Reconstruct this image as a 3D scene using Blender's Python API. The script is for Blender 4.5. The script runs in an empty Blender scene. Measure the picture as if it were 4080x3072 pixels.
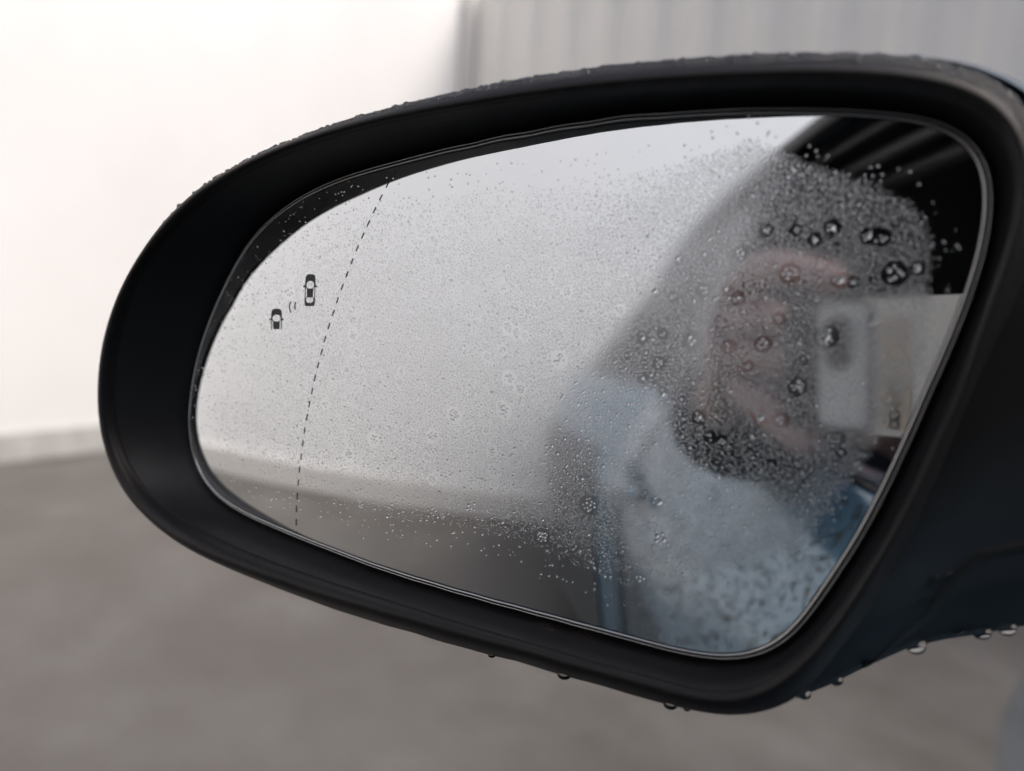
import bpy, bmesh, math, random
import numpy as np
from math import radians, sin, cos, pi
from mathutils import Vector, Matrix
rng = np.random.default_rng(7)
random.seed(7)
SC = bpy.context.scene
COL = SC.collection

# ---------------------------------------------------------------- camera
PXW, PXH = 4080.0, 3072.0
F = 3025.0                                   # focal length in photo pixels
YAW, PITCH, ROLL, EYE = radians(50), radians(7), radians(3.7), 1.05
_f = np.array([-sin(YAW)*cos(PITCH), cos(YAW)*cos(PITCH), -sin(PITCH)])
_r = np.array([cos(YAW), sin(YAW), 0.0]); _u = np.cross(_r, _f)
_u2 = _u*cos(ROLL) - _r*sin(ROLL); _r2 = _r*cos(ROLL) + _u*sin(ROLL)
RC = np.stack([_r2, _u2, -_f], 1)            # camera axes -> world
C0 = np.array([0.0, 0.0, EYE])
cd = bpy.data.cameras.new('camera'); cam = bpy.data.objects.new('camera', cd); COL.objects.link(cam)
cd.sensor_width = 36; cd.lens = F/PXW*36; cd.clip_start = 0.005; cd.clip_end = 500
mw = Matrix.Identity(4)
for i in range(3):
    for j in range(3): mw[i][j] = RC[i, j]
    mw[i][3] = C0[i]
cam.matrix_world = mw
cd.dof.use_dof = True; cd.dof.focus_distance = 0.22; cd.dof.aperture_fstop = 6.2
SC.camera = cam

# ---------------------------------------------------------------- light
SUN_AZ, SUN_EL = radians(66), radians(50)    # azimuth measured from +Y towards +X
w = bpy.data.worlds.new('World'); SC.world = w; w.use_nodes = True
nt = w.node_tree; bg = nt.nodes['Background']
sky = nt.nodes.new('ShaderNodeTexSky'); sky.sky_type = 'NISHITA'; sky.sun_disc = False
sky.sun_elevation = SUN_EL; sky.sun_rotation = SUN_AZ
sky.air_density = 0.7; sky.dust_density = 4.5; sky.ozone_density = 1.0
nt.links.new(sky.outputs[0], bg.inputs[0]); bg.inputs[1].default_value = 0.15
sl = bpy.data.lights.new('sun', 'SUN'); sl.energy = 1.5; sl.angle = radians(35); sl.color = (1.0, 0.975, 0.95)
so = bpy.data.objects.new('sun', sl); COL.objects.link(so)
sdir = Vector((sin(SUN_AZ)*cos(SUN_EL), cos(SUN_AZ)*cos(SUN_EL), sin(SUN_EL)))
so.rotation_euler = sdir.to_track_quat('Z', 'Y').to_euler()
SC.view_settings.view_transform = 'Standard'; SC.view_settings.look = 'None'
SC.view_settings.exposure = 0.42; SC.view_settings.gamma = 1.0
SC.cycles.max_bounces = 14; SC.cycles.transmission_bounces = 12; SC.cycles.glossy_bounces = 8
SC.cycles.diffuse_bounces = 4; SC.cycles.caustics_reflective = False; SC.cycles.caustics_refractive = False
SC.cycles.use_denoising = True

# ---------------------------------------------------------------- helpers
def mat(name, col=(.5, .5, .5), rough=.5, metal=0.0, **kw):
    m = bpy.data.materials.new(name); m.use_nodes = True
    b = m.node_tree.nodes['Principled BSDF']
    b.inputs['Base Color'].default_value = (*col, 1); b.inputs['Roughness'].default_value = rough
    b.inputs['Metallic'].default_value = metal
    for k, v in kw.items(): b.inputs[k.replace('_', ' ')].default_value = v
    return m
def N(m, t, **props):
    n = m.node_tree.nodes.new(t)
    for k, v in props.items(): setattr(n, k, v)
    return n
def L(m, a, b): m.node_tree.links.new(a, b)
def noise(m, scale, detail=4, rough=.6, obj=True, vec=None):
    tc = N(m, 'ShaderNodeTexCoord'); n = N(m, 'ShaderNodeTexNoise')
    n.inputs['Scale'].default_value = scale; n.inputs['Detail'].default_value = detail; n.inputs['Roughness'].default_value = rough
    L(m, vec if vec else tc.outputs['Object'], n.inputs['Vector']); return n
def add_bump(m, src, strength, dist):
    b = N(m, 'ShaderNodeBump'); b.inputs['Strength'].default_value = strength; b.inputs['Distance'].default_value = dist
    L(m, src, b.inputs['Height']); L(m, b.outputs[0], m.node_tree.nodes['Principled BSDF'].inputs['Normal'])
def ramp(m, src, stops):
    r = N(m, 'ShaderNodeValToRGB'); e = r.color_ramp.elements
    while len(e) < len(stops): e.new(.5)
    for i, (p, c) in enumerate(stops):
        e[i].position = p; e[i].color = (*c, 1) if len(c) == 3 else c
    L(m, src, r.inputs[0]); return r

def mesh_np(name, V, Fc, m, parent=None, smooth=True):
    """V (n,3) world coordinates, Fc list of tuples or (m,k) array"""
    me = bpy.data.meshes.new(name)
    V = np.asarray(V, float)
    if isinstance(Fc, np.ndarray):
        k = Fc.shape[1]; n = len(Fc)
        me.vertices.add(len(V)); me.vertices.foreach_set('co', V.astype(np.float32).ravel())
        me.loops.add(n*k); me.loops.foreach_set('vertex_index', Fc.astype(np.int32).ravel())
        me.polygons.add(n); me.polygons.foreach_set('loop_start', (np.arange(n)*k).astype(np.int32))
        me.update(calc_edges=True)
    else:
        me.from_pydata([tuple(v) for v in V], [], Fc); me.update()
    me.validate()
    if smooth: me.polygons.foreach_set('use_smooth', np.ones(len(me.polygons), bool))
    o = bpy.data.objects.new(name, me); COL.objects.link(o)
    if m is not None: me.materials.append(m)
    if parent is not None:
        o.parent = parent; o.matrix_parent_inverse = world_inv(parent)
    return o
def world_inv(o):
    return Matrix.Translation(o.location).inverted() if o.parent is None else Matrix.Identity(4)
def empty(name, loc):
    o = bpy.data.objects.new(name, None); COL.objects.link(o); o.location = loc; o.empty_display_size = .05; return o
def tag(o, label=None, cat=None, group=None, kind=None):
    if label: o['label'] = label
    if cat: o['category'] = cat
    if group: o['group'] = group
    if kind: o['kind'] = kind
    return o
def grid_faces(nu, nv, wrap_u=False):
    f = []
    for i in range(nu if wrap_u else nu-1):
        for j in range(nv-1):
            a = i*nv+j; b = ((i+1) % nu)*nv+j; f.append((a, b, b+1, a+1))
    return f
def box(bm_or_none, c, s, name=None, m=None, parent=None, bevel=0.0, rot=None, smooth=False):
    bm = bmesh.new(); bmesh.ops.create_cube(bm, size=1)
    bmesh.ops.scale(bm, vec=s, verts=bm.verts)
    if bevel: bmesh.ops.bevel(bm, geom=bm.edges[:], offset=bevel, segments=3, affect='EDGES')
    if rot is not None: bmesh.ops.rotate(bm, cent=(0, 0, 0), matrix=rot, verts=bm.verts)
    bmesh.ops.translate(bm, vec=c, verts=bm.verts)
    me = bpy.data.meshes.new(name); bm.to_mesh(me); bm.free()
    o = bpy.data.objects.new(name, me); COL.objects.link(o); me.materials.append(m)
    if bevel or smooth: me.polygons.foreach_set('use_smooth', np.ones(len(me.polygons), bool))
    if parent is not None: o.parent = parent; o.matrix_parent_inverse = world_inv(parent)
    return o
def W(p):                                     # camera-frame point(s) -> world
    return np.asarray(p) @ RC.T + C0
def unit(a): return a/np.linalg.norm(a, axis=-1, keepdims=True)

# mirror glass is part of a sphere (convex); its pole faces the phone that takes the picture
R0 = 1.25
_P = np.array([(3339-2040)/F, -(1365-1536)/F, -1.0])*0.17
CEN = _P + unit(_P)*R0
def S(px, h=0.0):
    """point at height h above the glass sphere that lies on the line of sight of photo pixel px"""
    px = np.atleast_2d(px).astype(float)
    h = np.broadcast_to(np.asarray(h, float), (len(px),))
    d = unit(np.stack([(px[:, 0]-2040)/F, -(px[:, 1]-1536)/F, -np.ones(len(px))], 1))
    b = d @ CEN; q = b*b - (CEN @ CEN - (R0+h)**2)
    t = b - np.sqrt(q)
    return t[:, None]*d
def nrm(X): return unit(X - CEN)

# ---------------------------------------------------------------- materials
def black_plastic(name, base=.010, rough=.42, bumps=.25, grain=2600):
    m = mat(name, (base, base, base*1.15), rough)
    n = noise(m, grain, 3); add_bump(m, n.outputs[0], bumps, .0002)
    n2 = noise(m, 40, 4); mr = N(m, 'ShaderNodeMapRange'); mr.inputs[3].default_value = rough-.08; mr.inputs[4].default_value = rough+.12
    L(m, n2.outputs[0], mr.inputs[0]); L(m, mr.outputs[0], m.node_tree.nodes['Principled BSDF'].inputs['Roughness'])
    return m
M_rim = black_plastic('rim_plastic', .009, .48, .5)
M_rim.node_tree.nodes['Principled BSDF'].inputs['Specular IOR Level'].default_value = .30
M_rim.node_tree.nodes['Principled BSDF'].inputs['Specular Tint'].default_value = (1, .95, .90, 1)
M_inner = black_plastic('inner_plastic', .009, .5, .3)
M_inner.node_tree.nodes['Principled BSDF'].inputs['Specular IOR Level'].default_value = .42
M_paint = mat('blue_grey_paint', (.060, .115, .155), .33, .25, Coat_Weight=1.0, Coat_Roughness=.04)
_n = noise(M_paint, 900, 2); add_bump(M_paint, _n.outputs[0], .04, .0005)
M_paint_shaded = mat('underside_paint_shaded', (.012, .022, .032), .55, .1, Specular_IOR_Level=.3)  # blue paint of the housing, darkened in colour for the shaded arm
_n = noise(M_paint_shaded, 30, 4)
_r_ = ramp(M_paint_shaded, _n.outputs[0], [(.3, (.019, .025, .032)), (.75, (.028, .040, .050))])
_pt = N(M_paint_shaded, 'ShaderNodeAttribute'); _pt.attribute_name = 'painted'  # weight from near-black shade to dark blue paint
_mx = N(M_paint_shaded, 'ShaderNodeMixRGB'); _mx.inputs[1].default_value = (.003, .003, .0035, 1); L(M_paint_shaded, _pt.outputs['Fac'], _mx.inputs[0]); L(M_paint_shaded, _r_.outputs[0], _mx.inputs[2])
L(M_paint_shaded, _mx.outputs[0], M_paint_shaded.node_tree.nodes['Principled BSDF'].inputs['Base Color'])
M_rubber = black_plastic('black_rubber', .008, .6, .3)
M_dark = mat('dark_mark', (.035, .042, .048), .45)
M_chrome = mat('glass_edge', (.42, .42, .41), .25, .9)
M_water = mat('water', (1, 1, 1), 0.0, 0.0, IOR=1.333, Transmission_Weight=1.0)

M_glass = mat('mirror_coating', (.90, .92, .925), .012, 1.0)
_n = noise(M_glass, 60, 5)
_mr = N(M_glass, 'ShaderNodeMapRange'); _mr.inputs[1].default_value = .35; _mr.inputs[2].default_value = .75
_mr.inputs[3].default_value = .006; _mr.inputs[4].default_value = .03
L(M_glass, _n.outputs[0], _mr.inputs[0])
_at = N(M_glass, 'ShaderNodeAttribute'); _at.attribute_name = 'mist'
_ad = N(M_glass, 'ShaderNodeMath', operation='MULTIPLY_ADD'); _ad.inputs[1].default_value = .075
L(M_glass, _at.outputs['Fac'], _ad.inputs[0]); L(M_glass, _mr.outputs[0], _ad.inputs[2])
L(M_glass, _ad.outputs[0], M_glass.node_tree.nodes['Principled BSDF'].inputs['Roughness'])

# ================================================================ SETTING
M_conc = mat('concrete', (.2, .19, .18), .75)
tc = N(M_conc, 'ShaderNodeTexCoord'); mp = N(M_conc, 'ShaderNodeMapping'); mp.inputs['Scale'].default_value = (1.0, 1.15, 1)
L(M_conc, tc.outputs['Object'], mp.inputs[0])
n1 = noise(M_conc, 1.9, 8, .66, vec=mp.outputs[0]); n2 = noise(M_conc, 90, 5, .7)
r1 = ramp(M_conc, n1.outputs[0], [(.28, (.076, .067, .058)), (.5, (.108, .100, .091)), (.74, (.150, .143, .134))])
mx = N(M_conc, 'ShaderNodeMixRGB', blend_type='OVERLAY'); mx.inputs[0].default_value = .35
L(M_conc, r1.outputs[0], mx.inputs[1]); L(M_conc, n2.outputs[0], mx.inputs[2])
L(M_conc, mx.outputs[0], M_conc.node_tree.nodes['Principled BSDF'].inputs['Base Color'])
r2 = ramp(M_conc, n1.outputs[0], [(.35, (.55, .55, .55)), (.6, (.8, .8, .8))]); L(M_conc, r2.outputs[0], M_conc.node_tree.nodes['Principled BSDF'].inputs['Roughness'])
add_bump(M_conc, n2.outputs[0], .4, .004)
g = mesh_np('ground', [(-60, -60, 0), (60, -60, 0), (60, 60, 0), (-60, 60, 0)], [(0, 1, 2, 3)], M_conc, smooth=False)
tag(g, 'smooth grey concrete yard floor with faint darker damp patches', 'ground', kind='structure')

M_white = mat('white_wall_paint', (.86, .855, .845), .5)
_n = noise(M_white, .9, 5); _r_ = ramp(M_white, _n.outputs[0], [(.3, (.70, .695, .68)), (.7, (.76, .757, .745))])
L(M_white, _r_.outputs[0], M_white.node_tree.nodes['Principled BSDF'].inputs['Base Color'])
M_white2 = mat('rear_wall_paint', (.90, .90, .89), .5)
_n = noise(M_white2, .7, 5); _r_ = ramp(M_white2, _n.outputs[0], [(.3, (.87, .87, .86)), (.7, (.91, .91, .905))])
L(M_white2, _r_.outputs[0], M_white2.node_tree.nodes['Principled BSDF'].inputs['Base Color'])
M_plinth = mat('plinth_grey', (.42, .415, .40), .6)
_n = noise(M_plinth, 8, 5); _r_ = ramp(M_plinth, _n.outputs[0], [(.3, (.36, .355, .34)), (.7, (.47, .465, .45))])
L(M_plinth, _r_.outputs[0], M_plinth.node_tree.nodes['Principled BSDF'].inputs['Base Color'])
M_trim = mat('trim_grey', (.62, .60, .57), .5)
M_sheet = mat('grey_sheet_metal', (.52, .52, .50), .45, .0)
_n = noise(M_sheet, 1.5, 5); _r_ = ramp(M_sheet, _n.outputs[0], [(.3, (.66, .64, .60)), (.7, (.72, .70, .655))])
L(M_sheet, _r_.outputs[0], M_sheet.node_tree.nodes['Principled BSDF'].inputs['Base Color'])
XW, YR, YF, HW, HF = -4.55, -2.95, 3.775, 5.0, 3.4
lw = empty('left_wall', (XW, 0, 0)); tag(lw, 'blank bright white wall with a low grey plinth left of the mirror', 'wall')
nb = 1; ys = np.linspace(-3.4, 3.86, nb+1)
for i in range(nb):
    box(None, (XW-.06, (ys[i]+ys[i+1])/2, .15+(HW-.15)/2), (.12, ys[i+1]-ys[i]-.004, HW-.15), 'panel', M_white, lw)
box(None, (XW-.045, .23, .075), (.14, 7.26, .147), 'plinth', M_plinth, lw)
lw.rotation_euler = (0, 0, radians(12))
XF = -5.35
rw = empty('rear_wall', (0, YR, 0)); tag(rw, 'white wall reflected in the mirror glass behind the blue car', 'wall')
xs = np.linspace(XW-.1, 6.5, 2)
for i in range(1):
    box(None, ((xs[i]+xs[i+1])/2, YR-.06, .15+(HW-.15)/2), (xs[i+1]-xs[i]-.004, .12, HW-.15), 'panel', M_white2, rw)
box(None, ((XW+6.5)/2, YR-.045, .075), (6.5-XW, .14, .147), 'plinth', M_trim, rw)
fw = empty('corrugated_wall', (0, YF, 0)); tag(fw, 'pale grey corrugated metal wall rising behind the top of the mirror', 'wall')
def rib_sheet(x0, pitch, wd):
    prof = [(0, 0), (.34, 0), (.50, -.022), (.78, -.022), (.94, 0), (1.0, 0)]
    V = []; Fc = []
    for (t, d) in prof:
        for z in (.05, HF): V.append((x0+t*wd, YF+d, z))
    for i in range(len(prof)-1): Fc.append((2*i, 2*i+2, 2*i+3, 2*i+1))
    n = len(V)
    for (t, d) in prof:
        for z in (.05, HF): V.append((x0+t*wd, YF+.03, z))
    for i in range(len(prof)-1): Fc.append((n+2*i, n+2*i+1, n+2*i+3, n+2*i+2))
    return V, Fc
x = XF+.14; k = 0; sheet = None
while x < 4.2:
    if sheet is None:
        V, Fc = rib_sheet(0, .4, .398); V = np.array(V) - np.array([0, YF, 0])
        sheet = bpy.data.meshes.new('panel'); sheet.from_pydata([tuple(v) for v in V], [], Fc); sheet.materials.append(M_sheet)
    o = bpy.data.objects.new('panel', sheet); COL.objects.link(o); o.parent = fw; o.location = (x, 0, 0)
    x += .40
box(None, (XF+.07, YF-.03, HF/2), (.12, .10, HF), 'corner_post', M_trim, fw)
box(None, (-.5, YF+.1, .08), (9.8, .14, .16), 'plinth', M_plinth, fw)

# ================================================================ DOOR MIRROR
root = empty('door_mirror', tuple(W(S([(2200, 1500)]))[0]))
tag(root, 'black car door mirror with wet rim and misted convex glass', 'car mirror')
O_ = [(540,1099.5),(578,1032),(616,972),(659,908),(702,856),(756,805),(810,752),(865,719),(919,685),(973,652),(1037,619),(1102,588),(1167,560),(1221,540),(1286,517),(1345,497),(1416,473),(1500,451),(1562,433),(1681,404),(1778,380),(1886,357),(1994,334),(2102,315),(2210,298),(2318,283),(2416,269),(2500,260),(2617,250),(2817,236),(3000,224),(3060,221),(3220,217),(3353,217),(3480,221),(3583,228),(3673,238),(3807,263),(3913,298),(3993,343),(4080,420),(4130,520),(4160,640),(4165,760),(4145,900),(4100,1060),(4025,1240),(3942,1400),(3866,1562),(3790,1751),(3698,1967),(3617,2156),(3553,2264),(3500,2370),(3426,2478),(3345,2585),(3264,2690),(3172,2785),(3102,2817),(3048,2835),(2983,2847),(2919,2851),(2854,2847),(2778,2833),(2702,2817),(2616,2793),(2508,2762),(2400,2728),(2200,2675),(2080,2636),(1870,2584),(1660,2521),(1450,2462),(1240,2390),(1072,2327),(904,2256),(753,2179),(627,2078),(526,1960),(462,1822),(436,1720),(426,1640),(424,1560),(428,1470),(440,1380),(462,1290),(495,1195)]
C_ = [(446,1648),(446,1540),(454,1432),(470,1335),(495,1238),(533,1130),(575,1058),(616,1005),(668,938),(730,876),(798,808),(865,760),(940,712),(1021,667),(1129,620),(1237,577),(1372,535),(1500,500),(1670,465),(1832,437),(1994,410),(2156,386),(2318,366),(2500,350),(2700,336),(2900,327),(3060,323),(3220,321),(3380,324),(3487,332),(3647,345),(3807,377),(3913,420),(3993,489),(4036,553),(4062,623),(4072,700),(4065,790),(4039,889),(3990,1046),(3931,1213),(3866,1402),(3823,1546),(3758,1692),(3688,1848),(3612,2005),(3531,2156),(3450,2286),(3399,2361),(3291,2517),(3210,2609),(3129,2674),(3048,2723),(2967,2752),(2902,2762),(2832,2758),(2724,2733),(2616,2703),(2508,2673),(2400,2647),(2318,2622),(2156,2573),(1994,2528),(1832,2480),(1670,2430),(1535,2388),(1400,2345),(1210,2281),(1048,2225),(940,2181),(832,2130),(751,2086),(670,2038),(616,1997),(573,1950),(530,1892),(492,1822),(465,1750)]
G_ = [(978,1000),(940,1065),(886,1173),(843,1270),(805,1378),(778,1486),(762,1583),(754,1659),(757,1729),(767,1800),(789,1870),(813,1912),(843,1949),(886,1988),(940,2022),(1021,2060),(1102,2094),(1183,2129),(1291,2170),(1400,2212),(1562,2269),(1724,2319),(1886,2366),(2048,2410),(2210,2453),(2372,2497),(2508,2534),(2616,2564),(2724,2590),(2832,2608),(2913,2612),(2983,2604),(3048,2582),(3113,2544),(3183,2474),(3264,2361),(3335,2255),(3400,2155),(3445,2075),(3509,1951),(3574,1811),(3628,1692),(3682,1562),(3745,1425),(3790,1318),(3844,1175),(3893,1024),(3920,889),(3930,781),(3925,700),(3913,660),(3876,591),(3833,548),(3753,505),(3647,481),(3540,471),(3380,460),(3220,455),(3060,454),(2900,456),(2817,461),(2640,474),(2346,505),(2111,544),(1876,590),(1700,628),(1594,655),(1500,680),(1400,709),(1291,750),(1183,805),(1102,864),(1030,930)]
PC = np.array([2200., 1480.])
NS = 480
TH = np.arange(NS)/NS*2*pi
def ring(pts, smooth=3):
    p = np.array(pts, float)-PC; th = np.arctan2(p[:, 1], p[:, 0]) % (2*pi); r = np.hypot(p[:, 0], p[:, 1])
    o = np.argsort(th); th = th[o]; r = r[o]
    th = np.concatenate([th-2*pi, th, th+2*pi]); r = np.concatenate([r]*3)
    rr = np.interp(TH, th, r)
    k = np.exp(-.5*(np.arange(-9, 10)/smooth)**2); k /= k.sum()
    rr = np.convolve(np.concatenate([rr[-9:], rr, rr[:9]]), k, 'valid')
    return PC + rr[:, None]*np.stack([np.cos(TH), np.sin(TH)], 1)
rO, rC, rG = ring(O_, 2.5), ring(C_, 3), ring(G_, 3)
def offset3(X, d):
    """move a 3D ring outward (away from its own middle) along the glass surface"""
    t = unit(np.roll(X, -1, 0)-np.roll(X, 1, 0)); n = nrm(X); o = np.cross(t, n)
    c = X.mean(0); s = np.sign(((X-c)*o).sum(1)).mean()
    return X + o*np.sign(s)*d
def lerp(a, b, t): return a*(1-t)+b*t
XG = S(rG, 0.0)
def loft(name, rings, m, parent, close=True):
    V = np.stack(rings, 1).reshape(-1, 3); nv = len(rings)
    return mesh_np(name, W(V), grid_faces(NS, nv, True), m, parent)
# --- glass patch with mist attribute
NR = 150
cpt = S([tuple(PC)], 0)[0]
XGi = offset3(XG, -.0006)
ts = np.linspace(0, 1, NR)
pts = []
for t in ts:
    q = lerp(np.broadcast_to(cpt, XGi.shape), XGi, t)
    pts.append(CEN + unit(q-CEN)*R0)
V = np.stack(pts, 1).reshape(-1, 3)
glass = mesh_np('mirror_glass', W(V), grid_faces(NS, NR, True), M_glass, root)
bm = bmesh.new(); bm.from_mesh(glass.data); bmesh.ops.remove_doubles(bm, verts=bm.verts, dist=2e-6)
bmesh.ops.recalc_face_normals(bm, faces=bm.faces)
bm.to_mesh(glass.data); bm.free()
def project(Xc): return np.stack([2040+F*Xc[:, 0]/-Xc[:, 2], 1536-F*Xc[:, 1]/-Xc[:, 2]], 1)
# misted area of the glass (boundary on the glass itself)
FOG = np.array([(900,1250),(1000,1080),(1120,960),(1300,860),(1560,790),(1900,760),(2200,740),(2480,700),(2700,660),(2880,600),(3010,560),(3110,600),(3250,660),(3380,700),(3500,745),(3610,800),(3690,880),(3715,1000),(3700,1120),(3715,1230),(3690,1330),(3690,1450),(3620,1560),(3540,1660),(3480,1780),(3410,1880),(3330,2000),(3250,2110),(3170,2190),(3050,2230),(2800,2290),(2600,2330),(2480,2320),(2330,2260),(2200,2210),(2050,2140),(1850,2090),(1600,2060),(1400,2030),(1200,1950),(1010,1890),(880,1820),(830,1720),(815,1600),(830,1450)], float)
def sdist(P, poly):
    """signed distance in photo pixels, positive inside"""
    a = poly; b = np.roll(poly, -1, 0); best = np.full(len(P), 1e9); ins = np.zeros(len(P), bool)
    for i in range(len(a)):
        e = b[i]-a[i]; wv = P-a[i]; t = np.clip((wv@e)/(e@e), 0, 1)
        best = np.minimum(best, np.hypot(*(wv-t[:, None]*e).T))
        c = (a[i, 1] > P[:, 1]) != (b[i, 1] > P[:, 1])
        ins ^= c & (P[:, 0] < (b[i, 0]-a[i, 0])*(P[:, 1]-a[i, 1])/(b[i, 1]-a[i, 1]+1e-12)+a[i, 0])
    return np.where(ins, best, -best)
def density(P):
    d = sdist(P, FOG)
    x, y = P[:, 0], P[:, 1]
    soft = np.interp(x, [800, 1500, 2400, 2800, 4000], [330, 330, 230, 45, 45])
    soft = np.where((y > 1600) & (x < 2600), np.minimum(soft, 170), soft)
    base = np.clip((d+15)/soft, 0, 1)
    lvl = np.interp(x, [800, 1300, 2000, 2700, 3600], [.38, .55, .85, 1.0, 1.0])
    lowr = np.clip((y-1500)/500, 0, 1)*np.clip((x-2250)/300, 0, 1)*np.clip((3300-x+ (y-1700)*-.6)/300, 0, 1)
    wob = .5+.5*np.sin(x*.011+np.sin(y*.013)*2)*np.sin(y*.009+1+np.sin(x*.007)*2)
    return base*lvl*(1-.55*lowr)*(.8+.25*wob)
gv = np.zeros(len(glass.data.vertices)*3, np.float32); glass.data.vertices.foreach_get('co', gv)
gx = (gv.reshape(-1, 3)-C0) @ RC
att = glass.data.attributes.new('mist', 'FLOAT', 'POINT')
att.data.foreach_set('value', density(project(gx)).astype(np.float32))
# back plate
bp = loft('back_plate', [offset3(CEN+unit(XG-CEN)*(R0-.0012), -.0003), CEN+unit(lerp(np.broadcast_to(cpt, XG.shape), XG, .5)-CEN)*(R0-.004)], M_inner, root)
# --- bright ground edges of the glass: two thin ridges
def ridge(name, base, rad, h, m, parent, n=8):
    t = unit(np.roll(base, -1, 0)-np.roll(base, 1, 0)); nn = nrm(base); oo = np.cross(t, nn)
    rs = []
    for k in range(n+1):
        a = 2*pi*k/n; rs.append(base + nn*(h+rad*sin(a)) + oo*rad*cos(a))
    return loft(name, rs, m, parent)
ridge('bevelled_edge', offset3(XG, .0001), .00042, -.0001, M_chrome, glass)
ridge('edge_band', offset3(XG, .0012), .00030, -.0006, M_chrome, glass)
# --- rim: inner wall, lip, bead, outside
hC = np.interp(np.degrees(TH) % 360, [0, 30, 90, 140, 165, 190, 215, 240, 270, 300, 330, 360], [.008, .008, .008, .0085, .0135, .0205, .0210, .0185, .0155, .013, .010, .008])
XC = S(rC, hC); XO = S(rO, hC-.005)
Xw = offset3(XG, .0022); Xw0 = CEN+unit(Xw-CEN)*(R0-.004)
mid = lerp(XC, Xw0, .55); mid = mid + unit(np.cross(unit(np.roll(mid, -1, 0)-np.roll(mid, 1, 0)), nrm(mid)))*.0
midn = offset3(mid, .0012)
wall_r = [CEN+unit(offset3(XG, -.004)-CEN)*(R0-.009), CEN+unit(offset3(XG, .001)-CEN)*(R0-.009), Xw0, lerp(Xw0, midn, .5), midn, lerp(midn, XC, .5), lerp(midn, XC, .93)]
loft('inner_wall', wall_r, M_inner, root)
# bead: from crease C over a rounded crest to outer silhouette O and back
oc = XO-XC
wd = np.linalg.norm(oc, axis=1, keepdims=True)
nC = nrm((XO+XC)/2)
bead = [lerp(midn, XC, .90), XC + oc*.015 - nC*.0004, XC + oc*.04 + nC*.0007]
for a in np.linspace(12, 88, 12):
    q = radians(a); bead.append(XC + oc*(1-cos(q)) + nC*(.0060*wd/.012*sin(2*q)**.8 if False else .32*wd*sin(2*q)) )
bead += [XO, XO - nC*.004, lerp(XO, XC, .10) - nC*.010, lerp(XO, XC, .35)-nC*.016]
rim = loft('housing_rim', bead, M_rim, root)
# --- painted cap behind the rim
B_ = [p for p in O_]
rB = ring([( (x-2200)*.993+2200, (y-1480)*.993+1480) for x, y in O_], 2.5)
capsil = ring([(3300,217),(3450,218),(3500,212),(3583,226),(3640,216),(3689,222),(3760,230),(3807,237),(3887,252),(3993,290),(4080,329),(4180,400),(4250,520),(4290,700)]+[(x, y) for x, y in O_ if y > 760 or x < 3300], 2)
def wgt(lo, hi): 
    a = (TH-2*pi*(TH > pi)); return np.clip((a-radians(lo))/radians(3), 0, 1)*np.clip((radians(hi)-a)/radians(6), 0, 1)
wc = wgt(-49, -14)[:, None]
rcap = rB*(1-wc) + capsil*wc
XB = S(rcap, -.002)
cb = XB.mean(0); nB = nrm(cb[None])[0]
cap = [lerp(XB, np.broadcast_to(cb, XB.shape), .02)+nrm(XB)*.004, XB]
for dh, sc in ((.012, .995), (.028, .96), (.045, .89), (.06, .78), (.072, .60), (.08, .35), (.083, .02)):
    cap.append(cb + (XB-cb)*sc - nB*dh)
cap_o = loft('painted_cap', cap, M_paint, root); cap_o['label'] = 'wet blue-grey painted rear cap'

# --- arm / underside right of the rim
sil = np.array([(3172,2785),(3224,2761),(3308,2728),(3350,2707),(3464,2650),(3614,2584),(3680,2566),(3758,2548),(3878,2530),(3938,2521),(4040,2500),(4080,2494),(4400,2440),(5000,2380),(6800,2300)], float)
Opts = np.array([(4000,420),(4080,520),(4110,640),(4115,760),(4090,900),(4050,1060),(3975,1240),(3892,1400),(3816,1562),(3740,1751),(3648,1967),(3567,2156),(3503,2264),(3450,2370),(3376,2478),(3295,2585),(3220,2690),(3172,2785)], float)
NA, NB = 60, 50
def resamp(p, n):
    s = np.concatenate([[0], np.cumsum(np.hypot(*np.diff(p, axis=0).T))]); s /= s[-1]
    return np.stack([np.interp(np.linspace(0, 1, n), s, p[:, k]) for k in (0, 1)], 1)
Os = resamp(Opts, NA); Es = resamp(np.array([(6800, 700), (6800, 2300)]), NA)
ss = np.linspace(0, 1, NA)[:, None, None]; tt = (np.linspace(0, 1, NB)**1.6)[None, :, None]
lin = Os[:, None]*(1-tt)+Es[:, None]*tt
silx = Os[-1, 0]*(1-tt[0, :, 0])+Es[-1, 0]*tt[0, :, 0]
silp = np.stack([silx, np.interp(silx, sil[:, 0], sil[:, 1])], 1)
px = lin + ss**3*(silp[None]-lin[-1][None])
hh = .004 - .028*np.broadcast_to(tt[..., 0], (NA, NB)) - .010*np.sin(np.clip(tt[..., 0]*3, 0, 1)*pi/2)
hh = hh - .012*np.clip((ss[..., 0]-.86)/.14, 0, 1)**2
Xa = S(px.reshape(-1, 2), hh.reshape(-1)).reshape(NA, NB, 3)
# turn under and close the back
dn = np.array([0, -1, 0.])
rows = [Xa[i] for i in range(NA)]
for q in (.006, .018, .035):
    rows.append(Xa[-1] - nrm(Xa[-1])*q*1.2 + np.array([0, .12*q, 0]))
Xa2 = np.stack(rows, 0)
dz = (W(Xa2.reshape(-1, 3)))
arm = mesh_np('mirror_arm', dz, grid_faces(len(rows), NB), M_paint_shaded, root)
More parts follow.
